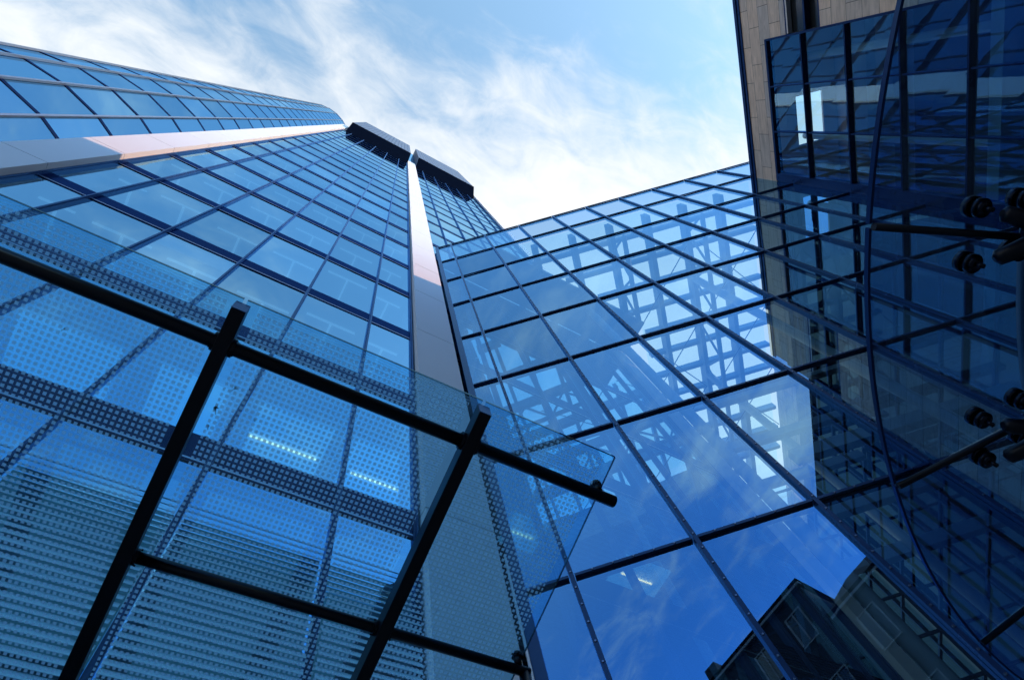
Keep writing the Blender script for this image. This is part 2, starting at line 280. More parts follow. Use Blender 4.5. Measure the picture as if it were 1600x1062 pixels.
class MB:
    def __init__(s): s.v = []; s.f = []; s.uv = []; s.uv2 = []
    def face(s, pts, uv=None, uv2=None):
        i = len(s.v); s.v += [W(p) for p in pts]; s.f.append(tuple(range(i, i + len(pts)))); s.uv.append(uv); s.uv2.append(uv2)
    def hexa(s, p):      # 8 points: bottom ring 0-3, top ring 4-7
        i = len(s.v); s.v += [W(q) for q in p]
        for f in ((3, 2, 1, 0), (4, 5, 6, 7), (0, 1, 5, 4), (1, 2, 6, 5), (2, 3, 7, 6), (3, 0, 4, 7)):
            s.f.append(tuple(i + k for k in f)); s.uv.append(None); s.uv2.append(None)
    def box(s, fr, u0, u1, v0, v1, z0, z1):
        s.hexa([fr(u0, v0, z0), fr(u1, v0, z0), fr(u1, v1, z0), fr(u0, v1, z0), fr(u0, v0, z1), fr(u1, v0, z1), fr(u1, v1, z1), fr(u0, v1, z1)])
    def tube(s, a, b, r, n=12, r2=None, caps=True):
        r2 = r if r2 is None else r2
        d = (b - a).normalized(); x = d.orthogonal().normalized(); y = d.cross(x)
        i = len(s.v)
        for c, rr in ((a, r), (b, r2)):
            for k in range(n):
                t = 2 * math.pi * k / n; s.v.append(W(c + x * (rr * math.cos(t)) + y * (rr * math.sin(t))))
        for k in range(n):
            s.f.append((i + k, i + (k + 1) % n, i + n + (k + 1) % n, i + n + k)); s.uv.append(None); s.uv2.append(None)
        if caps:
            s.f.append(tuple(i + k for k in reversed(range(n)))); s.f.append(tuple(i + n + k for k in range(n))); s.uv += [None] * 2; s.uv2 += [None] * 2
    def path(s, pts, rs, n=12):
        i0 = len(s.v); m = len(pts)
        for j, (c, r) in enumerate(zip(pts, rs)):
            d = (pts[min(j + 1, m - 1)] - pts[max(j - 1, 0)]).normalized()
            x = d.cross(Vector((0, 0, 1))).normalized() if abs(d.z) < .95 else d.orthogonal().normalized(); y = d.cross(x)
            for k in range(n):
                t = 2 * math.pi * k / n; s.v.append(W(c + x * (r * math.cos(t)) + y * (r * math.sin(t))))
        for j in range(m - 1):
            for k in range(n):
                s.f.append((i0 + j * n + k, i0 + j * n + (k + 1) % n, i0 + (j + 1) * n + (k + 1) % n, i0 + (j + 1) * n + k))
        s.f.append(tuple(i0 + k for k in reversed(range(n)))); s.f.append(tuple(i0 + (m - 1) * n + k for k in range(n)))
        s.uv += [None] * (len(s.f) - len(s.uv)); s.uv2 += [None] * (len(s.f) - len(s.uv2))
    def build(s, name, mat, parent=None, smooth=False, bevel=0, label=None, kind=None, recalc=True):
        me = bpy.data.meshes.new(name); off = Vector((0, 0, 0))
        if parent is not None:
            q = parent
            while q is not None: off += q.location; q = q.parent
        org = Vector((0, 0, 0)) if parent is not None else Vector((0, 0, 0))
        me.from_pydata([tuple(p - off) for p in s.v], [], s.f)
        if any(u is not None for u in s.uv):
            l = me.uv_layers.new(name='UVMap'); k = 0
            for u, f in zip(s.uv, s.f):
                for j in range(len(f)):
                    if u: l.data[k].uv = u[j]
                    k += 1
        if any(u is not None for u in s.uv2):
            l = me.uv_layers.new(name='Size'); k = 0
            for u, f in zip(s.uv2, s.f):
                for j in range(len(f)):
                    if u: l.data[k].uv = u
                    k += 1
        if recalc:
            bm = bmesh.new(); bm.from_mesh(me); bmesh.ops.recalc_face_normals(bm, faces=bm.faces); bm.to_mesh(me); bm.free()
        me.materials.append(MATS[mat]) if mat else None
        if smooth:
            for p in me.polygons: p.use_smooth = len(p.vertices) == 4
        o = bpy.data.objects.new(name, me); C.objects.link(o)
        if parent is not None: o.parent = parent
        if bevel:
            b = o.modifiers.new('bevel', 'BEVEL'); b.width = bevel; b.segments = 2; b.limit_method = 'ANGLE'
        if label: o['label'] = label
        if kind: o['kind'] = kind
        return o
def thing(name, label, cat, loc, group=None):
    o = bpy.data.objects.new(name, None); C.objects.link(o); o.location = loc; o.empty_display_size = 0.3
    o['label'] = label; o['category'] = cat
    if group: o['group'] = group
    return o
def base(fr, u, v): p = W(fr(u, v, 0)); return Vector((p.x, p.y, 0))
def part(name, mat, parent, fr, *boxes, **k):
    b = MB()
    for x in boxes: b.box(fr, *x)
    return b.build(name, mat, parent, **k)
def proj(p):
    q = Vector((p.x, p.y, p.z)); d = q.dot(fwd)
    return (q.dot(right) / d * F, q.dot(down) / d * F, d) if d > 0.02 else None
def shown(pts):
    q = [proj(p) for p in pts]
    if any(a is None for a in q): return 0
    xs = [max(-800, min(800, a[0])) for a in q]; ys = [max(-531, min(531, a[1])) for a in q]; n = len(xs)
    return abs(sum(xs[i] * ys[(i + 1) % n] - xs[(i + 1) % n] * ys[i] for i in range(n))) / 2
def panes(parent, quads, mat, name='window_pane', limit=100):
    quads = sorted(quads, key=lambda q: -shown(q))
    rest = MB()
    for i, q in enumerate(quads):
        if i < limit and shown(q) > 3:
            b = MB(); b.face(q); b.build(name, mat, parent, recalc=False)
        else: rest.face(q)
    if rest.f: rest.build(name, mat, parent, kind='stuff', recalc=False)
def jit(a=0.0012): return random.uniform(-a, a)
def pane(fr, u0, u1, v, z0, z1):
    return [fr(u0, v + jit(), z0), fr(u1, v + jit(), z0), fr(u1, v + jit(), z1), fr(u0, v + jit(), z1)]

# ---------------------------------------------------------------- ground
g = MB(); g.face([FT(-150, -150, GZ), FT(150, -150, GZ), FT(150, 150, GZ), FT(-150, 150, GZ)]); g.build('ground', 'asphalt', kind='structure')
g = MB(); g.face([FT(-4.5, -2.2, GZ + 0.001), FT(3.6, -2.2, GZ + 0.001), FT(3.6, 1.0, GZ + 0.001), FT(-4.5, 1.0, GZ + 0.001)]); g.build('forecourt_paving', 'paving', kind='structure')

# ---------------------------------------------------------------- office tower
tw = thing('office_tower', 'tall blue glass office tower with dark floor bands and white vertical piers', 'office tower', base(FT, 0, 1.8))
B0, DB, BH = 0.66, 0.870, 0.135
ZT = 18.6
bands = [B0 + DB * j for j in range(21)]
MA = [-1.137, -0.785, -0.435, -0.085, 0.262]
MBx = [0.982, 1.338, 1.69, 2.045, 2.40]
fields = [(-1.375, 0.512, MA), (0.745, 2.65, MBx)]
quads = []
for x0, x1, ms in fields:
    xs = [x0] + ms + [x1]
    for a, b in zip(xs[:-1], xs[1:]):
        for j in range(-1, 21):
            z0 = (B0 + DB * j + BH) if j >= 0 else GZ + 0.05
            z1 = min(B0 + DB * (j + 1), ZT)
            if z1 > z0: quads.append(pane(FT, a, b, 1.0, z0, z1))
panes(tw, quads, 'tower_glass')
for x0, x1, ms in fields:
    for zb in bands:
        if zb + BH < ZT:
            xs = [x0] + ms + [x1]
            b = MB(); t = MB()
            for a, c in zip(xs[:-1], xs[1:]):
                b.box(FT, a + .001, c - .001, 0.9975, 1.02, zb + 0.018, zb + BH)
                b.box(FT, a + .001, c - .001, 0.9965, 1.02, zb, zb + 0.011)
                t.box(FT, a + .001, c - .001, 0.9955, 1.02, zb + 0.0112, zb + 0.0175)
            s_ = b.build('spandrel_louvre', 'louvre', tw); t.build('sill_trim', 'trim_metal', s_)
    for x in ms + [x0 + 0.012, x1 - 0.012]:
        part('mullion', 'mullion_metal', tw, FT, (x - 0.0075, x + 0.0075, 0.989, 1.015, GZ, ZT), (x - 0.003, x + 0.003, 0.981, 0.9885, GZ, ZT))
# ceilings, core
for zb in bands:
    if zb < ZT - .3:
        part('ceiling', 'ceiling_ribs' if zb < 3 else 'ceiling', tw, FT, (-1.37, 2.64, 1.022, 2.45, zb + 0.03, zb + 0.10))
part('core_wall', 'core_wall', tw, FT, (-1.37, 2.64, 2.46, 2.6, GZ, ZT))
part('side_wall', 'hall_wall', tw, FT, (-1.57, -1.38, 1.2, 2.6, GZ, 19.4), (2.66, 2.79, 1.151, 2.6, GZ, 19.4))
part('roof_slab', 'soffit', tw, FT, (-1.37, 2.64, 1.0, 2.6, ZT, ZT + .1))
for x in (-1.0, -0.61, -0.26, 0.09, 1.2, 1.55, 1.9, 2.25):
    part('partition_wall', 'ceiling', tw, FT, (x - 0.01, x + 0.01, 1.75, 2.45, 1.65, 2.42), (x - 0.01, x + 0.01, 1.5, 2.45, 3.45, 4.15), (x - 0.01, x + 0.01, 1.5, 2.45, 5.2, 5.9))
# storey seen through the canopy: lamplight on ceiling fields put in as emission
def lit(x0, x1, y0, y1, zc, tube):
    p_ = part('ceiling_light_or_glow', 'lit_ceiling', tw, FT, (x0, x1, y0, y1, zc - 0.012, zc))
    if tube:
        for (a, b, y) in tube: part('lamp_tube', 'tube_lamp', p_, FT, (a, b, y - 0.0028, y + 0.0028, zc - 0.022, zc - 0.016))
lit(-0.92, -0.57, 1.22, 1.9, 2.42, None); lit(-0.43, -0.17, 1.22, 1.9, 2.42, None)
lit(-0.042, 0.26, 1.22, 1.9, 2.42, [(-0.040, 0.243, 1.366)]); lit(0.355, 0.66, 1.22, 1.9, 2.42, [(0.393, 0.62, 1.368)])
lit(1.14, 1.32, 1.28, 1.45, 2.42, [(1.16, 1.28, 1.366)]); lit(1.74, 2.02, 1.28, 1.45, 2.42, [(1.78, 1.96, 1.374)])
for a, c in zip([-1.375] + MA, MA + [0.512]): part('ceiling_light_or_glow', 'added_room_glow', tw, FT, (a + .03, c - .03, 1.06, 1.7, 1.515, 1.528))  # glowing panels added to brighten this storey from behind its slats, no real lamps
# strip lights and the odd lowered blind on the upper floors
_rb = random.Random(3)
_xs = [-1.375] + MA + [0.512]
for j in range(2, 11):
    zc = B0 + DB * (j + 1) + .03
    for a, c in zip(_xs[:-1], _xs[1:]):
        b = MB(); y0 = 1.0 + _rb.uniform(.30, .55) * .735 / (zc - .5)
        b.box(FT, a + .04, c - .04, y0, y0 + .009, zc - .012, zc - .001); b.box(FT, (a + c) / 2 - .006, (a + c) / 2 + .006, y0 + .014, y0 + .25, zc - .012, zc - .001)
        b.build('ceiling_light_or_glow', 'strip_light', tw)
        if _rb.random() < .22:
            h_ = _rb.uniform(.15, .5); part('roller_blind', 'blind_slat', tw, FT, (a + .012, c - .012, 1.012, 1.016, B0 + DB * (j + 1) - h_, B0 + DB * (j + 1) - .01))
# pale lamellae in front of the lowest visible storey
for a, c in zip([-1.375] + MA, MA + [0.512]):
    b = MB(); z = 0.81; k = 0
    while z < 1.34:
        h_ = .0162 - max(0, z - 1.08) * .045; a_, c_ = a + .011, c - .011
        b.hexa([FT(a_, .9765, z), FT(c_, .9765, z), FT(c_, .978, z), FT(a_, .978, z), FT(a_, .982, z + h_), FT(c_, .982, z + h_), FT(c_, .9835, z + h_), FT(a_, .9835, z + h_)])
        z += 0.0195
    b.build('sun_louvre', 'lamella', tw)
# white piers of stacked cladding panels
def pier(x0, x1, y0, ztop):
    b = MB(); z = GZ; k = 0
    zs = [GZ] + [B0 + 0.105 + DB * j for j in range(40) if B0 + 0.105 + DB * j < ztop] + [ztop]
    for a, c in zip(zs[:-1], zs[1:]): b.box(FT, x0, x1, y0, 1.15, a + 0.003, c - 0.003)
    o = b.build('pier', 'white_panel', tw)
    part('pier_core', 'panel_joint', o, FT, (x0 + .006, x1 - .006, y0 + .006, 1.14, GZ, ztop - 0.01))
pier(-1.576, -1.376, 0.952, 20.4); pier(0.513, 0.745, 0.952, 19.4); pier(2.651, 2.80, 0.952, 19.4)
# louvred plant rooms projecting at the top
def plant(x0, x1):
    b = MB()
    b.hexa([FT(x0, 1.0, 18.601), FT(x0, 0.75, 19.65), FT(x1, 0.75, 19.65), FT(x1, 1.0, 18.601), FT(x0, 1.8, 26.1), FT(x0, 0.75, 26.1), FT(x1, 0.75, 26.1), FT(x1, 1.8, 26.1)])
    o = b.build('plant_room', 'rib_metal', tw)
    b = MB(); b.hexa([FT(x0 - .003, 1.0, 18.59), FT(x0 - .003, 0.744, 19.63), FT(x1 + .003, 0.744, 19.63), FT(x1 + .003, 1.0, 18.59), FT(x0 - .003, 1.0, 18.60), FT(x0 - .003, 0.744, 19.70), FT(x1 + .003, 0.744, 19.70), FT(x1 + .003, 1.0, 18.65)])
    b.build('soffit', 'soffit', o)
plant(-1.30, 0.517); plant(0.776, 2.605)
part('glazed_slot', 'round_glass', tw, FT, (0.53, 0.76, 0.98, 1.1, 19.41, 25.6))

# ---------------------------------------------------------------- round tower
CX, CY, R = -2.83, 2.30, 1.32
rt = thing('round_tower', 'curved blue glass tower end beside the white pier, top left', 'tower', W(Vector((CX, CY, GZ))))
def rp(deg, r=R): t = math.radians(deg); return Vector((CX + r * math.cos(t), CY + r * math.sin(t), 0))
def FR(deg, r, z): p = rp(deg, r); return Vector((p.x, p.y, z))
angs = [-60.8 - 13.7 * k for k in range(-3, 10)]
RZ0, RDB, RTOP = 5.06 - 6 * 0.868, 0.868, 27.2
quads = []; 
zs = [RZ0 + RDB * k for k in range(0, 32) if RZ0 + RDB * k < RTOP - 0.2]
for a, b in zip(angs[:-1], angs[1:]):
    for z0, z1 in zip([GZ] + zs, zs + [RTOP]):
        j = [jit() for _ in range(4)]
        quads.append([FR(a, R + j[0], z0), FR(b, R + j[1], z0), FR(b, R + j[2], z1), FR(a, R + j[3], z1)])
panes(rt, quads, 'round_glass')
def prism(fr_pts_low, h): pass
for a in angs:
    b = MB(); c = rp(a, R + .008); t = Vector((-math.sin(math.radians(a)), math.cos(math.radians(a)), 0)); n_ = Vector((math.cos(math.radians(a)), math.sin(math.radians(a)), 0))
    for hw, d0, d1 in ((0.0075, -0.006, 0.014),):
        q = [c + t * hw + n_ * d0, c - t * hw + n_ * d0, c - t * hw + n_ * d1, c + t * hw + n_ * d1]
        b.hexa([Vector((p.x, p.y, GZ)) for p in q] + [Vector((p.x, p.y, RTOP + .02)) for p in q])
    b.build('mullion', 'tube_metal', rt)
for z in zs + [RTOP]:
    b = MB()
    for a1, a2 in zip(angs[:-1], angs[1:]):
        q = [rp(a1, R - .01), rp(a2, R - .01), rp(a2, R + .004), rp(a1, R + .004)]
        h = 0.022 if z < RTOP else 0.06
        b.hexa([Vector((p.x, p.y, z - h)) for p in q] + [Vector((p.x, p.y, z + h)) for p in q])
    b.build('floor_band', 'dark_metal', rt)
    if z < RTOP:
        b = MB(); q = [rp(a, R - .03) for a in angs]
        b.face([Vector((p.x, p.y, z + .0)) for p in q]); b.face([Vector((p.x, p.y, z + .06)) for p in q])
        b.build('ceiling', 'ceiling', rt)
for (x, y, r_) in ((-2.50, 1.34, .016), (-2.60, 1.30, .022), (-2.72, 1.27, .016), (-2.30, 1.42, .016), (-2.40, 1.52, .03)):
    b = MB(); b.tube(Vector((x, y, GZ)), Vector((x, y, RTOP - .3)), r_, 8); b.build('column', 'frame_white', rt)
b = MB(); b.tube(Vector((CX - .1, CY + .2, GZ)), Vector((CX - .1, CY + .2, RTOP - .3)), 0.35, 16); b.build('core_wall', 'core_wall', rt)

# ---------------------------------------------------------------- glass atrium
at = thing('glass_hall', 'sloping blue glass hall wall with bolted mullions between tower and stone house', 'glass hall', base(FA, 1.6, 1.9))
V0 = 1.256
us = [-0.055, 0.093] + [0.093 + 0.3625 * k for k in range(1, 13)]
rows_ = [1.40 - 2 * 0.728, 1.40 - 0.728] + [1.40 + 0.728 * k for k in range(0, 7)] + [6.46]
quads = []
STN = 5.76
for i, (a, b) in enumerate(zip(us[:-1], us[1:])):
    for z0, z1 in zip(rows_[:-1], rows_[1:]):
        b2 = b
        if a > 2.99 and z1 < 5.8: continue
        quads.append(pane(FA, a, b2, V0, z0, z1))
panes(at, quads, 'atrium_glass', 'glass_pane')
BOLTS = []
for i, u in enumerate(us):
    zb = GZ if u < 2.99 else 5.77
    wd = 0.0065 if i else 0.016
    mo = part('mullion', 'atrium_metal', at, FA, (u - wd, u + wd, V0 - 0.013, V0 - .001, zb, 6.46), (u - 0.005, u + 0.005, V0 + .001, V0 + 0.03, zb, 6.45))
    if i and u < 3:
        z = rows_[0] + 0.03
        while z < 5.0: BOLTS.append((u, V0 - .013, z)); z += 0.0625
for z in rows_[1:]:
    b = MB(); c = MB()
    for i, (a, e) in enumerate(zip(us[:-1], us[1:])):
        if a > 2.99 and z < 5.7: continue
        b.box(FA, a + (.0095 if i else .0165), e - .0095, V0 - 0.011, V0 - .001, z - 0.005, z + 0.005)
        b.box(FA, a + .007, e - .007, V0 + .001, V0 + 0.025, z - 0.005, z + 0.003)
        if z < 5 and i:
            for k in range(1, 6): BOLTS.append((a + k * 0.0604, V0 - .011, z))
    o = b.build('transom', 'atrium_metal', at)
def bolt(b, u, v, z): b.tube(FA(u, v - .0025, z), FA(u, v - .0002, z), 0.0028, 8, 0.0038)
def infr(t):
    q = proj(FA(*t)); return q is not None and abs(q[0]) < 800 and abs(q[1]) < 531 and not (q[0] < 60 and q[1] > 100)
BOLTS.sort(key=lambda t: (not infr(t), FA(*t).length)); rb = MB()
for i, t in enumerate(BOLTS):
    if i < 100: b = MB(); bolt(b, *t); b.build('bolt', 'bolt_steel', at)
    else: bolt(rb, *t)
rb.build('bolt', 'bolt_steel', at, kind='stuff')
# roof: glazing on a lattice of steel
ZR = 5.74
YS = 0.60           # the strip between YS and the tower front is a solid roof
def vmax(u): return 4.7 if u >= 1.71 else (YS + 0.6715 * u) / 0.741
def umin(v): return min(1.71, max(0.0, (0.741 * v - YS) / 0.6715))
b = MB(); b.face([FA(.54, V0 + .045, ZR + .06), FA(2.985, V0 + .045, ZR + .06), FA(2.985, 4.7, ZR + .06), FA(1.71, 4.7, ZR + .06), FA(1.71, vmax(1.709), ZR + .06)]); b.build('roof_glazing', 'roof_glass', at, recalc=False)
b = MB(); q = [(1.235, YS), (2.85, YS), (2.85, .986), (.815, .986)]
b.hexa([Vector((x, y, ZR - .06)) for x, y in q] + [Vector((x, y, ZR + .07)) for x, y in q]); b.build('solid_roof', 'solid_roof', at)
for u in us[2:]:
    if u < 2.99 and vmax(u) > V0 + .12: part('roof_beam', 'steel_frame', at, FA, (u - 0.022, u + 0.022, V0 + 0.07, vmax(u), ZR - 0.09, ZR + 0.05))
v = V0 + 0.24
while v < 4.4:
    if umin(v) < 2.9: part('roof_purlin', 'steel_frame', at, FA, (umin(v) + .02, 2.985, v - 0.018, v + 0.018, ZR - 0.03, ZR + 0.055))
    v += 0.25
# deep trusses under the roof
for u in (0.456 + .3625 * 3, 0.456 + .3625 * 5):
    b = MB(); ve = vmax(u) - .05; v0 = V0 + .10
    b.tube(FA(u, v0, ZR - .45), FA(u, ve, ZR - .45), 0.022)
    n = max(2, int((ve - v0) / 0.42)); st = (ve - v0) / n
    for k in range(n):
        b.tube(FA(u, v0 + k * st, ZR - .45), FA(u, v0 + (k + .5) * st, ZR - .08), 0.012, 8); b.tube(FA(u, v0 + (k + .5) * st, ZR - .08), FA(u, v0 + (k + 1) * st, ZR - .45), 0.012, 8)
    b.build('roof_truss', 'steel_frame', at, smooth=True)
b = MB()
for u0 in (1.62, 2.35):
    for v0 in (1.7, 2.5, 3.2):
        b.tube(FA(u0, v0, ZR - .12), FA(u0 + .6, v0 + .7, ZR - .12), 0.005, 6); b.tube(FA(u0 + .6, v0, ZR - .12), FA(u0, v0 + .7, ZR - .12), 0.005, 6)
b.build('bracing_rod', 'dark_metal', at)
# gridded glazing closing the rear of the hall
b = MB()
for k in range(12): u = 0.3 + k * .25; b.box(FA, u - .012, u + .012, 4.72, 4.78, GZ, ZR - .1)
for k in range(14): z = 0.1 + k * .42; b.box(FA, 0.1, 2.98, 4.701, 4.719, z - .012, z + .012)
rg = b.build('rear_wall', 'roof_trim', at)
b = MB(); b.face([FA(0.1, 4.75, GZ), FA(2.98, 4.75, GZ), FA(2.98, 4.75, ZR), FA(0.1, 4.75, ZR)]); b.build('window_pane', 'stone_glass', rg, recalc=False)
# cross beams of the galleries inside
for z, v0 in ((2.86, 2.2), (4.3, 2.6)):
    b = MB()
    for k in range(3): v = v0 + .45 * k; b.box(FA, umin(v) + .03, 2.97, v, v + .05, z - .05, z + .05)
    b.build('gallery_beam', 'steel_frame', at)
b = MB()
for u, v in ((1.18, 2.05), (2.27, 2.05), (2.27, 3.1)): b.tube(FA(u, v, GZ), FA(u, v, ZR - .1), 0.035, 14)
b.build('column', 'steel_frame', at, smooth=True)

# ---------------------------------------------------------------- stone house
sh = thing('stone_house', 'sandstone clad building with dark gridded glazing, upper right', 'building', base(FB, 0.3, 3.4))
QE = -0.60; TOP = 5.745; DEPTH = 4.4
def stone(boxes, name='stone_wall'):
    b = MB()
    for (q0, q1, w0, w1, z0, z1) in boxes:
        def uvq(q, z): return (q * S + 0.06, (TOP - 0.045 - z) * S)
        b.face([FB(q0, w0, z0), FB(q1, w0, z0), FB(q1, w0, z1), FB(q0, w0, z1)], [uvq(q0, z0), uvq(q1, z0), uvq(q1, z1), uvq(q0, z1)])
        b.face([FB(q0, w1, z0), FB(q1, w1, z0), FB(q1, w1, z1), FB(q0, w1, z1)], [uvq(q0, z0), uvq(q1, z0), uvq(q1, z1), uvq(q0, z1)])
        for q in (q0, q1): b.face([FB(q, w0, z0), FB(q, w1, z0), FB(q, w1, z1), FB(q, w0, z1)], [uvq(w0, z0), uvq(w1, z0), uvq(w1, z1), uvq(w0, z1)])
        for z in (z0, z1): b.face([FB(q0, w0, z), FB(q1, w0, z), FB(q1, w1, z), FB(q0, w1, z)], [uvq(q0, w0), uvq(q1, w0), uvq(q1, w1), uvq(q0, w1)])
    return b.build(name, 'sandstone', sh, recalc=False)
stone([(QE, 6.0, 3.0, 3.06, 5.315, 5.70)])
stone([(QE, 0.092, 3.0, 3.06, 5.002, 5.314)])
stone([(QE, 0.092, 3.0, 3.06, GZ, 4.565)])
stone([(QE, QE + .06, 3.061, DEPTH, GZ, 5.70)])
pw = part('party_wall', 'hall_wall', sh, FB, (1.261, 6.0, 3.012, 3.06, GZ, 5.30))
b = MB()
for k in range(13): q = 1.275 + k * .3625; b.box(FB, q - .010, q + .010, 2.988, 3.0115, GZ, 5.30)
for k in range(14): z = -.3 + k * .42; b.box(FB, 1.27, 6.0, 2.992, 3.0, z - .009, z + .009)
b.build('window_frame', 'roof_trim', pw)
b = MB()
for k in range(12):
    q = 1.275 + k * .3625
    for m_ in range(13):
        z = -.3 + m_ * .42; j = [jit(.0015) for _ in range(4)]
        b.face([FB(q, 3.006 + j[0], z), FB(q + .3625, 3.006 + j[1], z), FB(q + .3625, 3.006 + j[2], z + .42), FB(q, 3.006 + j[3], z + .42)])
b.build('window_pane', 'party_glass', pw, recalc=False)
# set-back glazed wing behind the corner (seen mirrored in the glass hall)
wg = part('wing_wall', 'hall_wall', sh, FB, (-2.75, QE - .002, 3.412, 4.4, GZ, TOP))
b = MB()
for k in range(7): q = -2.745 + k * .355; b.box(FB, q - .012, q + .012, 3.385, 3.411, GZ, 5.70)
for k in range(15): z = -.3 + k * .42; b.box(FB, -2.74, QE - .01, 3.392, 3.400, z - .011, z + .011)
b.build('window_frame', 'roof_trim', wg)
b = MB()
for k in range(6):
    q = -2.745 + k * .355
    for m_ in range(14):
        z = -.3 + m_ * .42; j = [jit(.0015) for _ in range(4)]
        b.face([FB(q, 3.406 + j[0], z), FB(q + .355, 3.406 + j[1], z), FB(q + .355, 3.406 + j[2], z + .42), FB(q, 3.406 + j[3], z + .42)])
b.build('window_pane', 'party_glass', wg, recalc=False)
part('roof_edge', 'roof_trim', sh, FB, (QE - .02, 2.6, 2.985, 3.08, 5.701, TOP), (QE - .02, 2.6, 2.992, 2.999, 5.66, 5.70))
# window slot above the glazing
so_ = part('window', 'roof_trim', sh, FB, (QE + .1, 0.09, 3.0, 3.05, 4.985, 5.0), (QE + .1, .09, 3.0, 3.05, 4.566, 4.58), (QE + .1, .09, 2.996, 3.05, 4.735, 4.755))
part('window_pane', 'dark_pane', so_, FB, (QE + .1, 0.088, 3.04, 3.05, 4.581, 4.984))
part('reveal_panel', 'frame_white', so_, FB, (QE + .1, 0.088, 3.0, 3.035, 4.966, 4.984))
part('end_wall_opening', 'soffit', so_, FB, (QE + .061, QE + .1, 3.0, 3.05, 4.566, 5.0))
# big glazing
zq = [5.307 - 0.507 * k for k in range(0, 12)]
zq = [z for z in zq if z > GZ]; zq.append(GZ)
qq = [0.100, 0.464, 0.830, 1.195]
quads = []
for z1, z0 in zip(zq[:-1], zq[1:]):
    for a, b in zip(qq[:-1], qq[1:]): quads.append([FB(a, 3.012 + jit(.002), z0), FB(b, 3.012 + jit(.002), z0), FB(b, 3.012 + jit(.002), z1), FB(a, 3.012 + jit(.002), z1)])
panes(sh, quads, 'stone_glass')
part('window_frame', 'roof_trim', sh, FB, (0.093, 1.25, 2.996, 3.05, 5.285, 5.314), (0.093, 0.108, 2.994, 3.05, GZ, 5.284), (1.185, 1.259, 2.994, 3.05, GZ, 5.284))
for z in zq[1:-1]: part('mullion', 'roof_trim', sh, FB, (0.109, 1.184, 2.987, 3.03, z - 0.0065, z + 0.0065))
for q in qq[1:-1]:
    b = MB()
    for z1, z0 in zip(zq[:-1], zq[1:]): b.box(FB, q - .005, q + .005, 2.992, 3.03, z0 + .015, z1 - (.015 if z1 < 5.3 else .023))
    b.build('transom', 'roof_trim', sh)
# interior: roof slab with skylights, floor slabs, columns
part('roof_slab', 'ceiling', sh, FB, (QE + .07, 2.6, 3.07, 3.19, 5.40, 5.42), (QE + .07, 0.61, 3.191, 3.62, 5.40, 5.42), (1.02, 2.6, 3.191, 3.62, 5.40, 5.42), (QE + .07, 2.6, 3.621, DEPTH, 5.40, 5.42), (0.611, 1.019, 3.39, 3.425, 5.40, 5.42), (0.611, 1.019, 3.53, 3.62, 5.40, 5.42), (0.611, 1.019, 3.191, 3.285, 5.40, 5.42))
for zf in (3.25, 2.2, 1.2): part('floor_slab', 'ceiling', sh, FB, (QE + .07, 2.6, 3.09, DEPTH, zf - .08, zf))
part('back_wall', 'core_wall', sh, FB, (QE, 2.6, DEPTH, DEPTH + .1, GZ, 5.70))
for q in (0.3, 0.95):
    b = MB(); b.tube(FB(q, 3.35, GZ), FB(q, 3.35, 5.4), 0.03, 14); b.build('column', 'ceiling', sh, smooth=True)
part('ceiling_beam', 'ceiling', sh, FB, *[(QE + .07, 2.0, w_, w_ + .03, 5.28, 5.4) for w_ in (3.66, 3.95, 4.2)])

# ---------------------------------------------------------------- fritted canopy on the left
SL = 0.233
def FC(x, y, h=0.0): return Vector((x, y, 0.6 + SL * (1 - y) + h))
gc = thing('entrance_canopy', 'sloping entrance canopy of square dotted glass on black steel beams, lower left', 'canopy', W(Vector((0.246, 0.98, GZ))))
YF = 0.272
xp = [-0.80, -0.405, -0.0795, 0.2425, 0.455]
for a, b_ in zip(xp[:-1], xp[1:]):
    a2 = a + (0.0022 if a > -.8 else 0); b2 = b_ - (0.0022 if b_ < .45 else 0)
    b = MB(); L = (0.985 - YF) * S; wd = (b2 - a2) * S
    b.face([FC(a2, YF), FC(b2, YF), FC(b2, 0.985), FC(a2, 0.985)], [(0, 0), (wd, 0), (wd, L), (0, L)], (wd, L))
    o = b.build('glass_panel', 'frit_glass', gc, recalc=False)
    e = MB(); t_ = 0.0035
    e.hexa([FC(a2, YF - .0008), FC(b2, YF - .0008), FC(b2, YF), FC(a2, YF), FC(a2, YF - .0008, t_), FC(b2, YF - .0008, t_), FC(b2, YF, t_), FC(a2, YF, t_)])
    if b_ > .45: e.hexa([FC(b2, YF), FC(b2 + .0008, YF), FC(b2 + .0008, .985), FC(b2, .985), FC(b2, YF, t_), FC(b2 + .0008, YF, t_), FC(b2 + .0008, .985, t_), FC(b2, .985, t_)])
    e.build('glass_edge', 'edge_glass', o)
for x in (-0.405, -0.0795, 0.2425):
    b = MB(); hw = 0.0085
    b.hexa([FC(x - hw, YF + .004, -.030), FC(x + hw, YF + .004, -.030), FC(x + hw, .985, -.036), FC(x - hw, .985, -.036), FC(x - hw, YF + .004, -.004), FC(x + hw, YF + .004, -.004), FC(x + hw, .985, -.004), FC(x - hw, .985, -.004)])
    bo = b.build('beam', 'canopy_steel', gc, bevel=0.004)
    c = MB(); c.hexa([FC(x - hw, YF + .0028, -.030), FC(x + hw, YF + .0028, -.030), FC(x + hw, YF + .0038, -.030), FC(x - hw, YF + .0038, -.030), FC(x - hw, YF + .0028, -.005), FC(x + hw, YF + .0028, -.005), FC(x + hw, YF + .0038, -.005), FC(x - hw, YF + .0038, -.005)])
    c.build('end_cap', 'mullion_metal', bo)
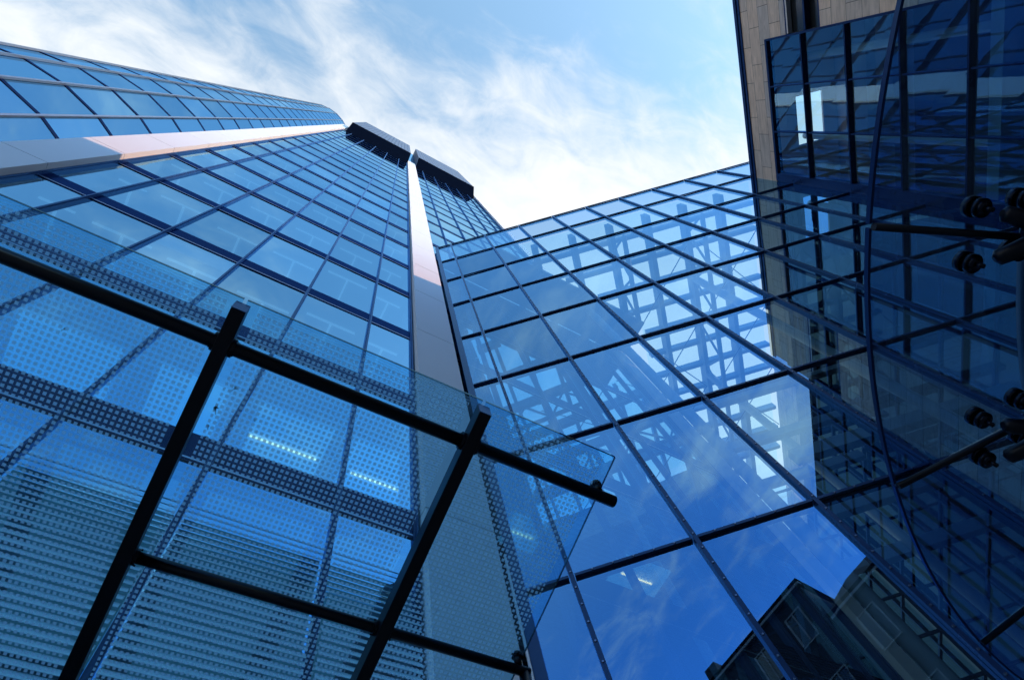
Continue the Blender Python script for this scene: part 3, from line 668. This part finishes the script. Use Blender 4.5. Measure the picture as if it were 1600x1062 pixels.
for y, r, x1 in ((0.3235, 0.0086, 0.474), (0.586, 0.0070, 0.466)):
    xs = [-0.80, -0.405, -0.0795, 0.2425]; b = MB()
    b.tube(FC(-0.80 if y < .4 else -.0795, y, -.0155), FC(x1, y, -.0155), r, 20)
    o = b.build('cross_tube', 'canopy_steel', gc, smooth=True)
    for x in (0.448,):
        c = MB(); c.tube(FC(x, y - .004, -.012), FC(x, y - .004, 0.004), 0.0055, 12); c.tube(FC(x, y - .004, 0.0035), FC(x, y - .004, 0.0065), 0.0085, 14); c.build('glass_clamp', 'canopy_steel', o, smooth=True)
for x in (-0.405, -0.0795, 0.2425):
    for y in (0.3235, 0.586):
        for sx in (-1, 1):
            if y > .4 and (x < -.3 or (x < 0 and sx < 0)): continue
            b = MB()
            b.tube(FC(x + sx * .0088, y, -.0155), FC(x + sx * .0125, y, -.0155), .0118 if y < .4 else .0100, 18)
            for k in range(4):
                t = math.pi * (k + .5) / 2; b.tube(FC(x + sx * .0125, y + .0082 * math.cos(t), -.0155 + .0082 * math.sin(t)), FC(x + sx * .0145, y + .0082 * math.cos(t), -.0155 + .0082 * math.sin(t)), .0013, 6)
            b.build('flange', 'canopy_steel', gc)
b = MB(); b.tube(FC(0.460, 0.588, -.012), Vector((0.460, 0.588, GZ)), 0.0085, 16); b.build('post', 'canopy_steel', gc, smooth=True)

b = MB(); b.tube(Vector((0.775, 0.965, GZ)), Vector((0.775, 0.965, 1.55)), 0.004, 10)
o = b.build('drain_pipe', 'pipe_white', smooth=True); o['label'] = 'thin white vertical pipe beside the pier behind the canopy corner'; o['category'] = 'pipe'

# dead leaves lying on the canopy glass
def on_canopy(px_, py_):
    r_ = right * ((px_ - 800) / F) + down * ((py_ - 531) / F) + fwd
    t_ = (0.6 + SL) / (r_.z + SL * r_.y); return r_ * t_
for (x_, y_, s_, lab) in ((100, 514, .0035, 'tiny dark leaf scrap on the leftmost canopy pane under the thick tube'), (368, 607, .006, 'dark curled leaf on the canopy glass, nearest the beam head'),
                          (337, 637, .008, 'spindly dry twig with leaf on the canopy glass beside the left beam'), (325, 666, .0045, 'small round dead leaf below the dry twig on the canopy glass'),
                          (321, 683, .005, 'crumpled dead leaf just above the dark floor band on canopy glass'), (398, 656, .003, 'single dark speck of leaf above the lit lamp strip')):
    p = on_canopy(x_, y_); b = MB(); n = 9; pts = []
    for k in range(n):
        t = 2 * math.pi * k / n; rr = s_ * random.uniform(.25, 1.0) * .6
        pts.append(Vector((p.x + rr * math.cos(t), p.y + .8 * rr * math.sin(t), 0.6 + SL * (1 - p.y - .8 * rr * math.sin(t)) + .001 + random.uniform(0, .0012))))
    top = Vector((p.x, p.y, p.z + .003)); bot = Vector((p.x, p.y, p.z + .0009))
    for k in range(n): b.face([pts[k], pts[(k + 1) % n], top]); b.face([pts[(k + 1) % n], pts[k], bot])
    b.tube(Vector((p.x, p.y, p.z + .0015)), Vector((p.x + s_ * random.uniform(-1.2, 1.2), p.y + s_, p.z + .0015 - SL * s_)), .0004, 5)
    o = b.build('dead_leaf', 'leaf'); o['label'] = lab; o['category'] = 'leaf'; o['group'] = 'dead leaves lying on the canopy glass'

# ---------------------------------------------------------------- round glass canopy on the right
H = 0.50
DC = Vector((2.215 * H, -1.289 * H, H)); DR = 1.789 * H
rc = thing('round_canopy', 'round dark glass canopy with black spider fittings at the right edge', 'canopy', W(Vector((DC.x, DC.y, GZ))))
def dp(deg, r, h=0.0): t = math.radians(deg); return Vector((DC.x + r * H * math.cos(t), DC.y + r * H * math.sin(t), H + h))
JA = [107.4 + 18 * k for k in range(20)]
for j in JA:
    b = MB(); n = 12; g0, g1 = j + .12, j + 17.88
    inner = [dp(g0 + (g1 - g0) * k / n, 0.9) for k in range(n + 1)]; outer = [dp(g0 + (g1 - g0) * k / n, 1.789) for k in range(n + 1)]
    for k in range(n): b.face([inner[k], inner[k + 1], outer[k + 1], outer[k]])
    o = b.build('glass_panel', 'disc_glass', rc, recalc=False)
    e = MB()
    for k in range(n):
        g2, g3 = g0 + (g1 - g0) * k / n, g0 + (g1 - g0) * (k + 1) / n
        e.hexa([dp(g2, 1.786, -.0012), dp(g3, 1.786, -.0012), dp(g3, 1.791, -.0012), dp(g2, 1.791, -.0012), dp(g2, 1.786, .004), dp(g3, 1.786, .004), dp(g3, 1.791, .004), dp(g2, 1.791, .004)])
    e.build('rim', 'roof_trim', o)
for j in JA:
    r0, r1, dj = 1.20, 1.787, (-3.5 if abs(j - 143.4) < 1 else 0)
    b = MB(); b.tube(dp(j + dj * 1.9, r0, -.006), dp(j, r1, -.004), 0.0036, 10); b.build('joint_bar', 'canopy_steel', rc, smooth=True)
b = MB(); n = 120; pts = [dp(360 * k / n, 1.385, -.018) for k in range(n + 1)]
b.path(pts, [0.050] * (n + 1), 20); b.build('ring_beam', 'canopy_steel', rc, smooth=True)
b = MB(); b.tube(Vector((DC.x, DC.y, GZ)), Vector((DC.x, DC.y, H - .05)), 0.08, 24)
for k in range(10): b.tube(dp(36 * k, 0.1, -.05), dp(36 * k, 1.36, -.03), 0.02, 10)
b.build('mast', 'canopy_steel', rc, smooth=True)
def spider(j):
    sp_ = MB(); c0 = j + {143.4: -1.6, 125.4: 0.9}.get(round(j, 1), 0); hub = dp(c0, 1.535, -.036)
    heads = [(c0 - 1.75, 1.608), (c0 + 1.75, 1.600), (c0 - 1.75, 1.517), (c0 + 1.75, 1.512)]
    root = dp(c0, 1.47, -.036)
    for i, (a, r) in enumerate(heads):
        e = dp(a, r, -.024); st = hub if i > 1 else dp(c0 + (1.0 if a > c0 else -1.0) * .25, 1.515, -.036); d = (e - st)
        pts = [st, st + d * .3 + Vector((0, 0, -.003)), st + d * .58 + Vector((0, 0, -.002)), st + d * .74, st + d * .80]
        sp_.path(pts, [.0085, .0078, .0076, .0072, .003], 14)
    sp_.tube(dp(c0, 1.40, -.035), dp(c0, 1.54, -.036), .011, 16)
    so__ = sp_.build('spider_arm', 'canopy_steel', rc, smooth=True)
    for (a, r) in heads:
        b = MB(); b.tube(dp(a, r, -.026), dp(a, r, -.016), .0022, 10); b.tube(dp(a, r, -.019), dp(a, r, -.0165), .0034, 14, .0084)
        b.tube(dp(a, r, -.0165), dp(a, r, -.0120), .0087, 22); b.tube(dp(a, r, -.0085), dp(a, r, -.0020), .0094, 22, .0096); b.tube(dp(a, r, -.012), dp(a, r, .003), .0035, 12)
        b.build('glass_bolt', 'bolt_dark', so__, smooth=True, bevel=0.0)
solid('bolt_dark', (0.008, 0.011, 0.02), 0.22, 0.7)
for j in JA: spider(j)

# ---------------------------------------------------------------- old houses across the street (seen in reflections)
def house(name, lab, x0, x1, ey, y0, y1, wallm, n_f, n_w):
    h = thing(name, lab, 'house', W(Vector(((x0 + x1) / 2, (y0 + y1) / 2, GZ))))
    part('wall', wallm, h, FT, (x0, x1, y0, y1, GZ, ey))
    part('cornice', 'house_trim', h, FT, (x0 - .04, x1 + .04, y1 - .02, y1 + .06, ey + .001, ey + .04))
    b = MB(); my = (y0 + y1) / 2; rz = ey + .9
    b.hexa([Vector((x0 - .05, y0 - .1, ey + .08)), Vector((x1 + .05, y0 - .1, ey + .08)), Vector((x1 + .05, y1 + .08, ey + .08)), Vector((x0 - .05, y1 + .08, ey + .08)),
            Vector((x0 + .3, my - .3, rz)), Vector((x1 - .3, my - .3, rz)), Vector((x1 - .3, my + .2, rz)), Vector((x0 + .3, my + .2, rz))])
    b.build('roof', 'roof_tile', h)
    part('chimney', 'brown_wall', h, FT, (x0 + .9, x0 + 1.15, my, my + .2, rz - .3, rz + .35))
    fh = (ey - GZ) / n_f; ww = (x1 - x0) / n_w
    for i in range(n_f):
        for k in range(n_w):
            cx = x0 + ww * (k + .5); z0 = GZ + fh * (i + .3); z1 = z0 + fh * .5; a = ww * .22
            f_ = part('window', 'house_trim', h, FT, (cx - a, cx + a, y1 + .001, y1 + .02, z0, z0 + .018), (cx - a, cx + a, y1 + .001, y1 + .02, z1 - .018, z1), (cx - a, cx - a + .03, y1 + .001, y1 + .02, z0 + .031, z1 - .0181), (cx + a - .018, cx + a, y1 + .001, y1 + .02, z0 + .031, z1 - .0181), (cx - .01, cx + .01, y1 + .001, y1 + .02, z0 + .031, z1 - .0181))
            part('pane', 'dark_pane', f_, FT, (cx - a + .03, cx + a - .018, y1 - .01, y1 + .006, z0 + .031, z1 - .0181))
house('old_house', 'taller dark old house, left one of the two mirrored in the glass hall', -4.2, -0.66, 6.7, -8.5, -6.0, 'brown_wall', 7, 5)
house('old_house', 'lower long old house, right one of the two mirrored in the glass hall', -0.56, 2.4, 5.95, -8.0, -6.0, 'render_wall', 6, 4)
